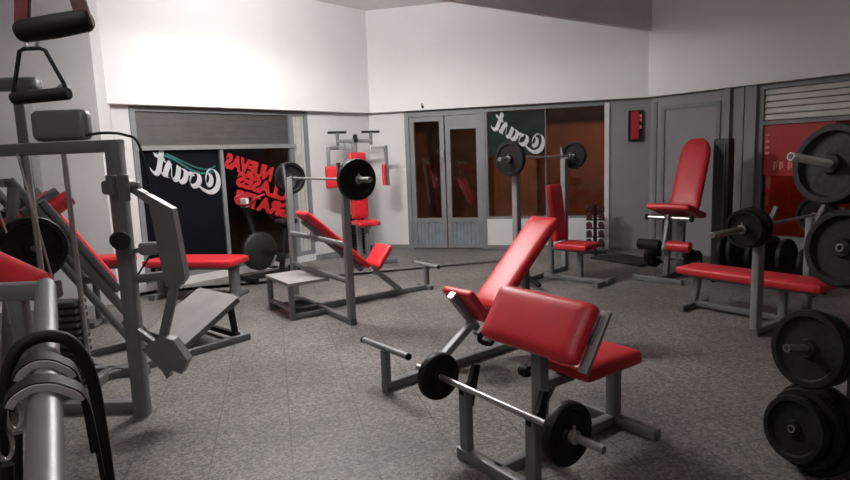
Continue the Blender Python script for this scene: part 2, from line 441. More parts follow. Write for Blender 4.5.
for i, z in enumerate((1.60, 1.52, 1.45, 1.38)): wb(WR, 'sign_mark', 'signpink', (1.585, 1.635, z-.012-.003*i, z+.012, .144, .1495), parent=s4)
for t in (1.69, 1.76, 1.86): wb(WR, 'sign_mark', 'signpink', (t, t+.022, 1.17, 1.27, .144, .1495), (t+.022, t+.05, 1.25, 1.27, .144, .1495), (t+.03, t+.05, 1.19, 1.25, .144, .1495), parent=s4)
s5 = thing('wall_notice', 'small red notice in a black frame on the grey wall right of the back window', 'sign')
wb(WM, 'frame', 'rubber', (3.93, 4.13, 1.60, 2.04, OF-.05, OF-.001), parent=s5)
wb(WM, 'notice', 'signred', (3.965, 4.075, 1.63, 2.02, OF-.056, OF-.05), parent=s5)
mb = MB()
for z in (1.96, 1.90, 1.80): wb(WM, 'sign_mark', 'signpink', (4.085, 4.115, z-.022, z+.022, OF-.055, OF-.05), parent=s5)
hk = MB(); hk.tube([WM.pt(.87, .0, 2.26), WM.pt(.87, -.03, 2.26), WM.pt(.87, -.05, 2.285), WM.pt(.87, -.035, 2.31)], .008, 8); hk.cyl(WM.pt(.87, .002, 2.26), WM.pt(.87, -.01, 2.26), .022)
tag(hk.build('wall_hook', 'rubber'), 'tiny dark hook on the white band above the double door', 'hook')

# ------------------------------------------------------------------ weights
def plate_prof(R, t):
    h = t/2
    return [(.016, -h*.9), (R*.22, -h*.9), (R*.26, -h*.35), (R*.76, -h*.35), (R*.82, -h), (R*.96, -h), (R, -h*.6), (R, h*.6), (R*.96, h), (R*.82, h), (R*.76, h*.35), (R*.26, h*.35), (R*.22, h*.9), (.016, h*.9)]
def barbell(label, loc, d, half, plates, r=.0125, sleeve=.02, group=None, collar=True, ms='bar'):
    """plates: list of (position along bar, radius, thickness)"""
    b = thing('barbell', label, 'barbell', loc, d, group)
    mb = MB(); mb.cyl((-half, 0, 0), (half, 0, 0), r, 16)
    pm = min(abs(p[0]) for p in plates)
    for s in (-1, 1): mb.cyl((s*(pm-.03), 0, 0), (s*half, 0, 0), sleeve, 18)
    mb.build('bar', ms, b)
    for x, R, t in plates:
        MB().lathe((x, 0, 0), (1, 0, 0), plate_prof(R, t), 40).build('weight_plate', 'black', b)
    if collar:
        for s in (-1, 1):
            xm = max(abs(p[0])+p[2]/2 for p in plates)
            mb = MB(); mb.cyl((s*(xm+.003), 0, 0), (s*(xm+.03), 0, 0), sleeve+.012); mb.cyl((s*(xm+.016), 0, sleeve), (s*(xm+.016), 0, sleeve+.03), .006, 8)
            mb.build('collar', 'bar', b)
    return b

# ------------------------------------------------------------------ preacher bench
def sl(x0, z0, x1, z1): return (x1-x0, 0, z1-z0)
pb = thing('preacher_bench', 'red preacher curl bench with grey frame in the foreground', 'exercise bench', (.303, 2.632, 0), (.811, .585))
mb = MB(); mb.bar((-.01, 0, .03), (.86, 0, .03), .06); mb.build('base_beam', 'grey', pb)
mb = MB(); mb.bar((-.01, -.28, .03), (-.01, .26, .03), .06); mb.build('front_foot', 'grey', pb)
mb = MB(); mb.bar((.86, -.27, .03), (.86, .29, .03), .06); mb.build('rear_foot', 'grey', pb)
for y in (-.235, .215):
    up = MB().bar((-.01, y, .06), (-.01, y, .37), .06, .045).build('bar_upright', 'grey', pb)
    MB().prism([(.0, y, .27), (.03, y, .27), (.08, y, .47), (.045, y, .48), (.015, y, .40), (-.04, y, .36), (-.04, y, .345), (.01, y, .345)], (0, .025, 0)).build('bar_hook', 'rubber', up)
mb = MB(); mb.bar((.285, 0, .06), (.285, 0, .61), .065); mb.build('pad_post', 'grey', pb)
mb = MB(); mb.bar((.29, 0, .37), (.86, 0, .37), .05); mb.prism([(.295, 0, .345), (.295, 0, .22), (.40, 0, .345)], (0, .01, 0)); mb.build('seat_beam', 'grey', pb)
mb = MB(); mb.bar((.86, 0, .06), (.86, 0, .345), .065); mb.build('seat_post', 'grey', pb)
mb = MB(); mb.cushion((.635, 0, .43), (.44, .38, .075), None, .025, .012); mb.build('seat', 'red', pb)
pd = frame_x(sl(.17, .60, .315, .815), (-1, 0, .4))     # local x up the slope, z towards the lifter's arms
mb = MB(); mb.cushion((.277, .012, .688), (.30, .62, .08), pd, .038, .012); mb.build('arm_pad', 'red', pb)
nz = pd @ V((0, 0, 1)); c0 = V((.277, 0, .688))-nz*.050; ax = pd @ V((1, 0, 0))
for y in (-.305, .325):
    MB().bar(c0+V((0, y, 0))-ax*.155, c0+V((0, y, 0))+ax*.14, .05, .022, up=nz).build('pad_bracket', 'greylight', pb)
MB().bar(c0+V((0, -.305, 0)), c0+V((0, .325, 0)), .05, .03, up=nz).build('pad_rail', 'grey', pb)
MB().lathe((.32, .02, .40), (0, 1, 0), [(.012, 0), (.012, .09), (.03, .09), (.034, .11), (.03, .14), (.01, .145)], 16).build('adjust_knob', 'rubber', pb)
bd0 = (.585, -.811)
barbell('short barbell with two small black plates on the foreground preacher bench', (.303-.052*.811+.012*.585+.02, 2.632-.052*.585-.012*.811, .388), bd0, .60,
        [(-.42, .122, .045), (.42, .132, .045)], r=.0155, sleeve=.017)

# ------------------------------------------------------------------ incline benches
def incline(label, O, d, back, seat, th, strut, rear, Tz=.27, Ty=.24, beamx=1.45, pw=.28):
    b = thing('incline_bench', label, 'exercise bench', (O[0], O[1], 0), d)
    MB().bar((-.02, 0, .03), (beamx, 0, .03), .06).build('base_beam', 'grey', b)
    if Ty < .235: MB().bar((0, -.16, .03), (0, .10, .03), .045).build('front_foot', 'grey', b)
    MB().bar((0, 0, .06), (0, 0, Tz), .05).build('foot_post', 'grey', b)
    t = MB().tube([(0, -Ty, Tz+.015), (0, Ty, Tz+.015)], .02, 14).build('foot_bar', 'greylight', b)
    for s in (-1, 1): MB().cyl((0, s*Ty, Tz+.015), (0, s*(Ty+.015), Tz+.015), .022).build('end_cap', 'rubber', t)
    x0, z0, x1, z1 = back; fr = frame_x(sl(x0, z0, x1, z1)); n = fr @ V((0, 0, 1)); L = math.hypot(x1-x0, z1-z0)
    m = V(((x0+x1)/2, 0, (z0+z1)/2))
    MB().cushion(m-n*th/2, (L, pw, th), fr, .026, .012).build('backrest', 'red', b)
    a = V((x0, 0, z0))-n*(th+.025); c = V((x1, 0, z1))-n*(th+.025)
    MB().bar(a, a.lerp(c, .93), .05).build('backrest_beam', 'grey', b)
    sx0, sz0, sx1, sz1 = seat; fs = frame_x(sl(sx0, sz0, sx1, sz1), (1, 0, 1)); ns = fs @ V((0, 0, 1)); Ls = math.hypot(sx1-sx0, sz1-sz0)
    ms = V(((sx0+sx1)/2, 0, (sz0+sz1)/2))
    MB().cushion(ms-ns*.03, (Ls, .30, .06), fs, .024, .01).build('seat', 'red', b)
    p = V((sx0, 0, sz0))-ns*.085; q = V((sx1, 0, sz1))-ns*.085
    sb = MB().bar(p-(q-p)*.15, q, .05).build('seat_beam', 'grey', b)
    MB().bar(q, q+(q-p).normalized()*.012, .052).build('end_cap', 'chrome', sb)
    MB().bar(strut[0], strut[1], .055).build('strut', 'greylight', b)
    MB().bar(rear[0], rear[1], .055).build('rear_strut', 'grey', b)
    return b, n
ib, _ = incline('long red incline bench with no barbell rack behind the preacher bench', (-.285, 3.739), (.774, .633), (.90, .40, 1.60, .995), (.86, .33, .66, .575), .07,
             ((.40, 0, .05), (.80, 0, .30)), ((1.38, 0, .06), (1.36, 0, .70)))
MB().bar((1.40, -.26, .03), (1.40, .26, .03), .06).build('rear_foot', 'grey', ib)
MB().lathe((.80, -.17, .19), (0, 1, 0), [(.01, 0), (.045, .003), (.05, .02), (.05, .08), (.045, .098), (.01, .1)], 18).build('floor_roller', 'rubber', ib)
MB().bar((.80, -.15, .19), (.80, 0, .21), .02).build('roller_axle', 'grey', ib)

ob, dd = (.002, 6.691), (-.825, -.565)
i2, _ = incline('red incline bench with tall grey barbell uprights and spotter step', ob, dd, (.77, .40, 1.44, 1.02), (.72, .37, .55, .59), .06,
             ((.36, 0, .05), (.69, 0, .33)), ((1.34, 0, .72), (1.20, 0, .74)), Ty=.23, beamx=1.62, pw=.27)
rk = i2
MB().bar((1.34, -.62, .03), (1.34, .76, .03), .06).build('rack_foot', 'grey', rk)
for y in (-.58, .72):
    u_ = MB().bar((1.34, y, .06), (1.34, y, 1.33), .07, .065).build('rack_upright', 'greylight', rk)
    MB().prism([(1.30, y, 1.22), (1.265, y, 1.25), (1.245, y, 1.34), (1.265, y, 1.345), (1.285, y, 1.29), (1.30, y, 1.29)], (0, .04, 0)).build('bar_hook', 'grey', u_)
    MB().prism([(1.36, y, 1.20), (1.38, y, 1.21), (1.40, y, 1.47), (1.375, y, 1.47)], (0, .035, 0)).build('bar_catch', 'grey', u_)
MB().bar((1.34, -.55, .735), (1.34, .69, .735), .045).build('cross_bar', 'greylight', rk)
MB().bar((1.34, -.55, .40), (1.34, .69, .40), .045).build('cross_bar', 'grey', rk)
MB().box((1.52, -.08, .345), (.42, .62, .03)).build('spotter_step', 'plateg', rk, smooth=False)
for x, y in ((1.70, -.36), (1.70, .20)): MB().bar((x, y, 0.0), (x, y, .33), .05).build('step_leg', 'grey', rk)
mb = MB(); mb.bar((1.70, -.36, .03), (1.34, -.36, .03), .045); mb.bar((1.70, .20, .03), (1.34, .20, .03), .045); mb.bar((1.70, -.36, .10), (1.70, .2, .10), .04)
mb.build('step_rail', 'grey', rk)
s_ = V((*dd, 0)).normalized(); y_ = V((-s_.y, s_.x, 0))
cb = V((ob[0], ob[1], 0))+s_*1.272+y_*.07
barbell('long barbell racked above the incline bench nearest the left window', (cb.x, cb.y, 1.318), (y_.x, y_.y), 1.0, [(-.76, .175, .05), (.76, .185, .06)], sleeve=.024)

# ------------------------------------------------------------------ shoulder press bench with rack (back, centre)
fo = (.73, -.683); mo = (1.40, 7.10)
sp = thing('shoulder_press_bench', 'grey shoulder press rack with upright red backrest before the back window', 'exercise bench', (*mo, 0), fo)
MB().bar((0, -.56, .03), (0, .56, .03), .06).build('rack_foot', 'grey', sp)
MB().bar((.0, 0, .03), (.85, 0, .03), .06).build('base_beam', 'grey', sp)
MB().bar((.80, -.22, .03), (.80, .22, .03), .055).build('front_foot', 'grey', sp)
for y in (-.525, .525):
    u_ = MB().bar((0, y, .06), (0, y, 1.40), .085, .07).build('rack_upright', 'greylight', sp)
    MB().prism([(-.04, y, 1.30), (.04, y, 1.30), (.04, y, 1.40), (.09, y, 1.40), (.10, y, 1.47), (.085, y, 1.47), (.075, y, 1.425), (.0, y, 1.42), (-.03, y, 1.55), (-.045, y, 1.55)], (0, .03, 0)).build('bar_hook', 'grey', u_)
fr = frame_x((-.08, 0, .66), (1, 0, 0))
MB().cushion((.20, 0, .79), (.66, .26, .07), fr, .025, .01).build('backrest', 'red', sp)
MB().bar((.13, 0, .06), (.10, 0, 1.05), .05).build('backrest_post', 'grey', sp)
MB().cushion((.46, 0, .42), (.40, .34, .07), None, .025, .01).build('seat', 'red', sp)
MB().bar((.50, 0, .06), (.50, 0, .39), .06).build('seat_post', 'grey', sp)
MB().bar((.12, 0, .365), (.62, 0, .365), .045).build('seat_beam', 'grey', sp)
MB().bar((-.05, -.52, .22), (.35, -.62, .05), .04).build('foot_rest', 'rubber', sp)
fv = V((*fo, 0)).normalized(); lv = V((-fv.y, fv.x, 0))
c_ = V((*mo, 0))+fv*.06
barbell('barbell across the shoulder press rack in front of the back window', (c_.x, c_.y, 1.435), (lv.x, lv.y), .92, [(-.72, .19, .05), (.66, .165, .05)], sleeve=.022)

# ------------------------------------------------------------------ flat bench with rack (right)
fs_ = (.58, -.815); fO = (2.947, 4.84)
fb = thing('flat_bench', 'red flat bench with barbell uprights in front of the right window', 'exercise bench', (*fO, 0), fs_)
MB().bar((-.78, 0, .05), (.0, 0, .05), .05).build('base_beam', 'grey', fb)
MB().bar((-.78, -.22, .03), (-.78, .22, .03), .055).build('end_foot', 'grey', fb)
MB().bar((-.78, 0, .06), (-.74, 0, .31), .06).build('leg', 'grey', fb)
MB().bar((.0, -.48, .03), (.0, .48, .03), .06).build('rack_foot', 'grey', fb)
MB().bar((0, 0, .06), (0.0, 0, .31), .06).build('leg', 'grey', fb)
MB().bar((-.84, 0, .305), (.24, 0, .305), .05, .04).build('seat_beam', 'grey', fb)
MB().cushion((-.275, 0, .365), (1.22, .32, .075), None, .028, .012).build('bench_pad', 'red', fb)
for y in (-.45, .45):
    u_ = MB().bar((0, y, .06), (0, y, .85), .055, .10, up=(0, 1, 0)).build('rack_upright', 'greylight', fb)
    MB().prism([(-.025, y, .75), (.03, y, .75), (.05, y, .83), (.085, y, .90), (.13, y, 1.02), (.105, y, 1.03), (.055, y, .91), (.03, y, .842), (-.025, y, .842)], (0, .03, 0)).build('bar_hook', 'greylight', u_)
f3 = V((*fs_, 0)).normalized(); l3 = V((-f3.y, f3.x, 0))
c_ = V((*fO, 0))-f3*.01
barbell('barbell with two pairs of black plates racked over the flat red bench', (c_.x, c_.y, .868), (l3.x, l3.y), 1.12, [(-.56, .155, .05), (-.66, .145, .05), (.56, .155, .05), (.66, .145, .05)], sleeve=.022)

# ------------------------------------------------------------------ leg extension machine (right wall)
le = thing('leg_extension_machine', 'leg extension machine with tall red backrest against the grey right wall', 'exercise machine', (3.02, 7.0, 0), (-.72, -.69))
MB().bar((-.35, 0, .03), (.62, 0, .03), .07).build('base_beam', 'grey', le)
for x in (-.33, .60): MB().bar((x, -.28, .03), (x, .28, .03), .06).build('base_foot', 'grey', le)
MB().bar((.0, 0, .06), (.0, 0, .70), .08).build('seat_post', 'grey', le)
MB().bar((.38, 0, .06), (.33, 0, .70), .06).build('front_post', 'grey', le)
MB().bar((-.25, 0, .66), (.40, 0, .72), .05).build('seat_beam', 'grey', le)
MB().cushion((.14, 0, .765), (.54, .50, .07), frame_x((1, 0, .28)), .03, .012).build('seat', 'red', le)
fr = frame_x((-.36, 0, .80), (1, 0, .2))
n_ = 24; 
mb = MB(); mb.cushion((-.25, 0, 1.17), (.90, .35, .08), fr, .035, .012)
mb.v = [tuple((lambda p: p)(V(v))) for v in mb.v]
# round the head end of the pad
inv = fr.inverted(); c_ = V((-.25, 0, 1.17)); nv = []
for v in mb.v:
    q = inv @ (V(v)-c_)
    if q.x > .25: 
        k = (q.x-.25)/.20; k = min(k, 1.0); q.y *= math.sqrt(max(0, 1-(k*.93)**2))*.98+.02
    nv.append(tuple(fr @ q+c_))
mb.v = nv; mb.build('backrest', 'red', le)
MB().bar((-.10, 0, .70), (-.46, 0, 1.46), .05).build('backrest_beam', 'grey', le)
ft = MB().cyl((.34, -.24, .70), (.34, .24, .70), .026).build('cross_tube', 'chrome', le)
for s in (-1, 1): MB().cyl((.34, s*.24, .70), (.34, s*.27, .70), .035).build('end_cap', 'rubber', ft)
MB().bar((.36, .0, .68), (.46, .0, .36), .045).build('leg_arm', 'grey', le)
rp = MB().cyl((.46, .04, .40), (.46, .30, .40), .06).build('roller_pad', 'red', le)
MB().cyl((.46, -.30, .40), (.46, -.04, .40), .06).build('roller_pad', 'rubber', le)
for y, z, R in ((-.22, .22, .13), (-.28, .22, .12), (.20, .20, .14), (.26, .20, .13)):
    MB().lathe((.20, y, z), (0, 1, 0), plate_prof(R, .05), 32).build('weight_plate', 'black', le)
MB().cyl((.20, -.32, .21), (.20, .30, .21), .018).build('weight_peg', 'bar', le)
wt = thing('weight_tower', 'dark weight stack tower behind the leg extension backrest', 'exercise machine', (3.62, 7.25, 0), (-.835, -.55))
MB().cushion((0, 0, .80), (.14, .20, 1.54), None, .02, 0).build('shroud', 'stack', wt)
MB().box((0, 0, .02), (.30, .36, .04)).build('base_plate', 'grey', wt, smooth=False)
MB().bar((.085, .06, .1), (.085, .06, 1.5), .012).build('guide_rail', 'grey', wt)

# ------------------------------------------------------------------ pec deck (back-left corner)
pk = thing('pec_deck_machine', 'pec deck machine with red arm pads against the white corner wall', 'exercise machine', (-.95, 8.95, 0), (.42, -.907))
MB().bar((-.32, 0, .03), (.65, 0, .03), .07).build('base_beam', 'grey', pk)
for x in (-.30, .62): MB().bar((x, -.30, .03), (x, .30, .03), .06).build('base_foot', 'grey', pk)
MB().bar((-.12, 0, .06), (-.12, 0, 1.78), .075).build('main_post', 'greylight', pk)
MB().cushion((-.02, 0, 1.10), (.98, .26, .07), frame_x((0, 0, 1), (1, 0, 0)), .025, .008).build('backrest', 'red', pk)
MB().bar((.25, 0, .06), (.25, 0, .52), .06).build('seat_post', 'grey', pk)
MB().cushion((.22, 0, .56), (.36, .34, .07), None, .028, .01).build('seat', 'red', pk)
MB().bar((-.10, 0, .50), (.36, 0, .50), .045).build('seat_beam', 'grey', pk)
MB().bar((-.10, -.26, 1.76), (-.10, .26, 1.76), .05).build('top_beam', 'greylight', pk)
MB().lathe((-.06, 0, 1.80), (0, 1, 0), [(.01, -.02), (.055, -.02), (.06, 0), (.055, .02), (.01, .02)], 24).build('pulley_wheel', 'rubber', pk)
for s in (-1, 1):
    MB().bar((-.10, s*.26, 1.70), (-.10, s*.26, 1.88), .04).build('handle_post', 'grey', pk)
    MB().cyl((-.10, s*.12, 1.89), (-.10, s*.40, 1.89), .018).build('top_handle', 'rubber', pk)
    a = MB(); a.bar((-.10, s*.26, 1.66), (.02, s*.44, 1.66), .045); a.bar((.02, s*.44, 1.68), (.02, s*.46, 1.08), .05)
    arm = a.build('swing_arm', 'greylight', pk)
    MB().cushion((.03, s*.405, 1.25), (.32, .20, .06), frame_x((0, 0, 1), (-.42, -.9, 0) if s > 0 else (1, -.1, 0)), .02, .006).build('forearm_pad', 'red', arm)
ws = MB()
for i in range(12): ws.box((-.30, 0, .12+i*.045), (.16, .26, .038))
ws.build('weight_stack', 'black', pk, smooth=False)
mb = MB(); mb.cyl((-.30, -.09, .06), (-.30, -.09, 1.74), .012, 10); mb.cyl((-.30, .09, .06), (-.30, .09, 1.74), .012, 10); mb.build('guide_rods', 'chrome', pk)
MB().bar((-.30, 0, 1.755), (-.10, 0, 1.76), .05).build('rear_beam', 'grey', pk)

# ------------------------------------------------------------------ dumbbell tree
dt = thing('dumbbell_tree', 'small dumbbell tree below the right end of the back window', 'rack', (2.47, 8.62, 0), (-.245, -.97))
MB().bar((0, 0, .03), (0, 0, .72), .05).build('post', 'rubber', dt)
mb = MB(); mb.bar((-.18, 0, .02), (.18, 0, .02), .04); mb.bar((0, -.16, .02), (0, .16, .02), .04); mb.build('base', 'rubber', dt)
dv = V((-.245, -.97, 0)); dl = V((.97, -.245, 0))
names = ['bottom', 'second lowest', 'middle', 'second highest', 'top']
for i in range(5):
    z = .12+i*.125
    MB().bar((0, -.13, z), (0, .13, z), .02).build('tier_arm', 'rubber', dt)
    for s in (-1, 1):
        cpos = V((2.47, 8.62, z+.0445))+dl*(s*.085)
        db = thing('dumbbell', '%s hand dumbbell on the %s tier of the dumbbell tree' % ('right' if s > 0 else 'left', names[i]), 'dumbbell', cpos, (dv.x, dv.y), 'dumbbells on the small tree')
        MB().cyl((-.06, 0, 0), (.06, 0, 0), .013, 10).build('handle', 'bar', db)
        for e in (-1, 1): MB().cyl((e*.05, 0, 0), (e*.11, 0, 0), .044, 8, .15).build('head', 'dumb', db)

# mats
def floor_pad(label, c, size, d, z=0.0):
    o = thing('floor_mat', label, 'mat', (c[0], c[1], z), d)
    MB().cushion((0, 0, size[2]/2), size, None, .008, 0).build('slab', 'mat_', o)
floor_pad('black floor mat beside the dumbbell tree under the wall notice', (2.72, 7.98), (.85, .50, .03), (.50, -.86))

# ------------------------------------------------------------------ plate tree (right foreground)
pe = V((-.93, -.33, .17)).normalized()
tr = thing('plate_tree', 'black plate tree loaded with weight plates at the right edge', 'rack', (2.03, 2.72, 0), (-.86, -.51))
MB().bar((0, 0, .04), (0, 0, 1.62), .07).build('post', 'rubber', tr)
mb = MB(); mb.bar((-.30, 0, .025), (.20, 0, .025), .05); mb.bar((0, -.30, .025), (0, .30, .025), .05); mb.build('base', 'rubber', tr)
pos = [(1.735, 2.545, 1.400, .172, 2, .25, 'top'), (1.82, 2.57, 1.035, .172, 3, .03, 'second highest'), (1.665, 2.53, .60, .174, 2, .14, 'second lowest'), (1.635, 2.55, .222, .150, 3, .03, 'bottom')]
tloc = V((2.03, 2.72, 0)); rz = math.atan2(-.51, -.86); inv = Matrix.Rotation(-rz, 4, 'Z')
for x, y, z, R, n, ext, nm in pos:
    c0 = V((x, y, z))
    root = c0-pe*((V((2.03, 2.72, 0))-V((x, y, 0))).length*-1)*-1
    p0 = inv @ (c0+(-pe)*.36*1.0-tloc); p1 = inv @ (c0+pe*ext-tloc)
    mp_ = MB(); mp_.lathe(p0, p1-p0, [(.012, 0), (.017, .004), (.017, (p1-p0).length), (.0125, (p1-p0).length), (.0115, (p1-p0).length-.03), (.002, (p1-p0).length-.03)], 18)
    mp_.build('plate_peg', 'pegwhite' if ext > .15 else 'bar', tr)
    for k in range(n):
        c = c0-pe*(.062*k)
        w = thing('weight_plate', '%s black plate on the %s peg of the plate tree' % (['outermost', 'second', 'innermost third'][k], nm), 'weight plate', c, (1, 0), 'plates on the plate tree')
        MB().lathe((0, 0, 0), pe, plate_prof(R-.012*k if n == 2 else min(R+.030*k, .212) if nm == 'bottom' else R+.004*k, .05), 48).build('disc', 'black', w)

# low rack with plates behind the flat bench
lr = thing('low_plate_rack', 'low rack of black plates behind the flat bench below the right window', 'rack', (3.55, 6.15, 0), (.55, -.835))
MB().bar((-.55, -.10, .16), (.55, -.10, .16), .04).build('rail', 'rubber', lr)
MB().bar((-.55, .10, .16), (.55, .10, .16), .04).build('rail', 'rubber', lr)
for x in (-.5, .5): 
    mb = MB(); mb.bar((x, -.12, .0), (x, -.12, .20), .04); mb.bar((x, .12, 0), (x, .12, .20), .04); mb.bar((x, -.14, .10), (x, .14, .10), .04); mb.build('leg_frame', 'rubber', lr)
lo = V((3.55, 6.15, 0)); lx = V((.55, -.835, 0)).normalized()
for k, (x, R) in enumerate(((-.42, .20), (-.30, .22), (-.12, .18), (.05, .21), (.20, .20), (.38, .16))):
    c = lo+lx*x+V((0, 0, .155+R*.9))
    w = thing('weight_plate', '%s black plate standing on the low rack behind the flat bench' % ('leftmost', 'second from left', 'third from left', 'third from right', 'second from right', 'rightmost')[k], 'weight plate', c, (1, 0), 'plates on the low rack')
    MB().lathe((0, 0, 0), lx+V((0, 0, .06)), plate_prof(R, .05), 36).build('disc', 'black', w)

# ------------------------------------------------------------------ flat bench by the left window
kb = thing('flat_bench', 'low red bench with thick grey legs below the Coast window sign', 'exercise bench', (-2.10, 6.62, 0), (.97, -.22))
MB().cushion((-.52, 0, .415), (1.10, .44, .085), None, .03, .012).build('bench_pad', 'red', kb)
MB().bar((-1.02, 0, .345), (.0, 0, .345), .06, .05).build('seat_beam', 'grey', kb)
for x in (-.06, -.98):
    MB().bar((x, 0, .05), (x, 0, .33), .11, .09).build('leg', 'grey', kb)
    MB().bar((x, -.22, .03), (x, .22, .03), .09, .06).build('foot', 'grey', kb)
qb = thing('utility_bench', 'small red pad bench against the white wall behind the hack squat', 'exercise bench', (-3.05, 5.72, 0), (.97, .1))
MB().cushion((0, 0, .62), (.44, .26, .08), None, .03, .01).build('bench_pad', 'red', qb)
MB().bar((-.2, 0, .56), (.2, 0, .56), .05).build('seat_beam', 'grey', qb)
for x in (-.15, .15):
    MB().bar((x, 0, .05), (x, 0, .54), .05).build('leg', 'grey', qb)
    MB().bar((x, -.18, .03), (x, .18, .03), .05).build('foot', 'grey', qb)

# ------------------------------------------------------------------ exercise bike (dark, by left window)
bk = thing('exercise_bike', 'black exercise bike in front of the red window lettering', 'exercise bike', (-2.02, 7.86, 0), (-.675, -.737))
mb = MB(); mb.bar((-.42, 0, .04), (.42, 0, .04), .06); mb.build('base_beam', 'rubber', bk)
for x in (-.42, .42): MB().bar((x, -.24, .03), (x, .24, .03), .06).build('base_foot', 'rubber', bk)
MB().lathe((.20, 0, .36), (0, 1, 0), [(.02, -.05), (.22, -.05), (.25, -.03), (.25, .03), (.22, .05), (.02, .05)], 36).build('flywheel_cover', 'olive', bk)
MB().bar((-.12, 0, .06), (-.22, 0, .66), .06).build('seat_post', 'rubber', bk)
MB().cushion((-.24, 0, .70), (.26, .20, .07), None, .03, .01).build('saddle', 'rubber', bk)
MB().bar((.20, 0, .30), (.36, 0, .95), .06).build('handlebar_post', 'rubber', bk)
MB().tube(catmull([V((.22, -.24, 1.10)), V((.34, -.24, 1.06)), V((.38, -.12, .98)), V((.38, .12, .98)), V((.34, .24, 1.06)), V((.22, .24, 1.10))], 5), .015, 10).build('handlebar', 'darkred', bk)
MB().bar((.20, 0, .36), (-.12, 0, .22), .10, .12).build('crank_case', 'olive', bk)
for s in (-1, 1):
    cr = MB().bar((.0, s*.07, .28), (s*.08, s*.07, .28-s*.14), .025).build('crank', 'bar', bk)
    MB().box((s*.08, s*.11, .28-s*.14), (.09, .08, .02)).build('pedal', 'rubber', cr)
MB().cushion((.36, 0, 1.0), (.05, .16, .12), None, .02, 0).build('console', 'greyband', bk)

# ------------------------------------------------------------------ hack squat (left)
hO = (-1.913, 4.574); hd = (.66, .75)
hs = thing('hack_squat_machine', 'grey hack squat with sloping rails and tilted steel foot plate', 'exercise machine', (*hO, 0), hd)
for y in (0.0, .66): MB().bar((-1.25, y, .03), (.56, y, .03), .06).build('base_rail', 'grey', hs)
for x in (-1.22, -.55, -.10): MB().bar((x, 0.0, .035), (x, .66, .035), .06).build('base_cross', 'grey', hs)
for y in (.06, .60):
    MB().bar((-.16, y, .06), (-1.02, y, 1.45), .055).build('slide_rail', 'grey', hs)
MB().bar((-1.02, .06, 1.43), (-1.02, .60, 1.43), .055).build('top_cross', 'grey', hs)
for y in (.06, .60): MB().bar((-1.20, y, .06), (-1.0, y, 1.40), .06).build('rear_post', 'grey', hs)
fp = MB(); a = V((0, 0, .10)); b = V((.50, 0, .385))
fr = frame_x(b-a)
fp.box((a+b)/2+V((0, .33, 0)), ((b-a).length, .66, .012), fr); 
foot = fp.build('foot_plate', 'plateg', hs, smooth=False)
mb = MB()
for y in (.02, .64): mb.bar(a+V((0, y, -.03)), b+V((0, y, -.03)), .035)
mb.build('plate_frame', 'grey', foot)
for y in (.04, .62): MB().bar((.46, y, .06), (.43, y, .33), .045).build('plate_leg', 'rubber', hs)
MB().bar((.46, .0, .06), (.46, .66, .06), .045).build('base_cross', 'rubber', hs)
rd = V((-.86, 0, 1.39)).normalized(); rn = V((rd.z, 0, -rd.x))
def onrail(t, y, o): return V((-.16, y, .06))+rd*t+rn*o
sled = MB()
for y in (.06, .60): sled.bar(onrail(.62, y, .06), onrail(1.42, y, .06), .06, .05, up=rn)
sled.bar(onrail(.66, .06, .06), onrail(.66, .60, .06), .05); sled.bar(onrail(1.38, .06, .06), onrail(1.38, .60, .06), .05)
sl_ = sled.build('sled', 'grey', hs)
MB().cushion(onrail(.96, .33, .11), (.66, .34, .05), frame_x(rd, rn), .028, .01).build('back_pad', 'red', hs)
for y in (.15, .51):
    MB().cyl(onrail(1.32, y, -.14), onrail(1.32, y, .24), .055).build('shoulder_pad', 'red', hs)
    MB().bar(onrail(1.405, y, -.06), onrail(1.405, y, .20), .05).build('shoulder_bracket', 'grey', hs)
for y, s in ((-.04, -1), (.70, 1)):
    MB().cyl(onrail(1.23, .06 if s < 0 else .60, -.19), onrail(1.23, y+s*.12, -.19), .02).build('plate_peg', 'bar', hs)
hm = Matrix.Translation(V((*hO, 0))) @ Matrix.Rotation(math.atan2(hd[1], hd[0]), 4, 'Z')
for y, nm in ((.70, 'far'),):
    c = hm @ onrail(1.23, y+.03, -.19)
    w = thing('weight_plate', 'large black plate on the %s side of the hack squat sled' % nm, 'weight plate', c, (1, 0), 'plates on the hack squat')
    MB().lathe((0, 0, 0), (-.75, .66, 0), plate_prof(.225, .05), 40).build('disc', 'black', w)
c = hm @ onrail(1.23, -.04, -.19)
w = thing('weight_plate', 'large black plate on the near side of the hack squat sled', 'weight plate', c, (1, 0), 'plates on the hack squat')
MB().lathe((0, 0, 0), (-.75, .66, 0), plate_prof(.21, .05), 40).build('disc', 'black', w)

# ------------------------------------------------------------------ multi gym (left)
mg = thing('multi_gym', 'grey multi gym with cable lever arm and weight stack at the left', 'exercise machine', (-1.76, 3.49, 0), (1, 0))
def L(x, y, z): return V((x+1.76, y-3.49, z))
MB().bar((0, 0, .0), (0, 0, 1.64), .085, .085).build('front_post', 'grey', mg)
MB().bar(L(-1.72, 3.49, 1.625), L(-3.1, 3.62, 1.625), .07).build('top_beam', 'grey', mg)
MB().bar(L(-3.0, 3.62, 0), L(-3.0, 3.62, 1.60), .085).build('rear_post', 'grey', mg)
MB().bar(L(-2.32, 3.60, .035), L(-2.32, 4.22, .035), .07).build('base_beam', 'grey', mg)
MB().bar(L(-1.80, 3.56, .035), L(-3.1, 3.60, .035), .07).build('base_beam', 'grey', mg)
MB().bar(L(-2.05, 4.20, .035), L(-3.1, 4.26, .035), .07).build('base_beam', 'grey', mg)
MB().cushion(L(-2.085, 3.56, 1.755), (.33, .09, .18), None, .04, 0).build('pulley_cover', 'grey', mg)
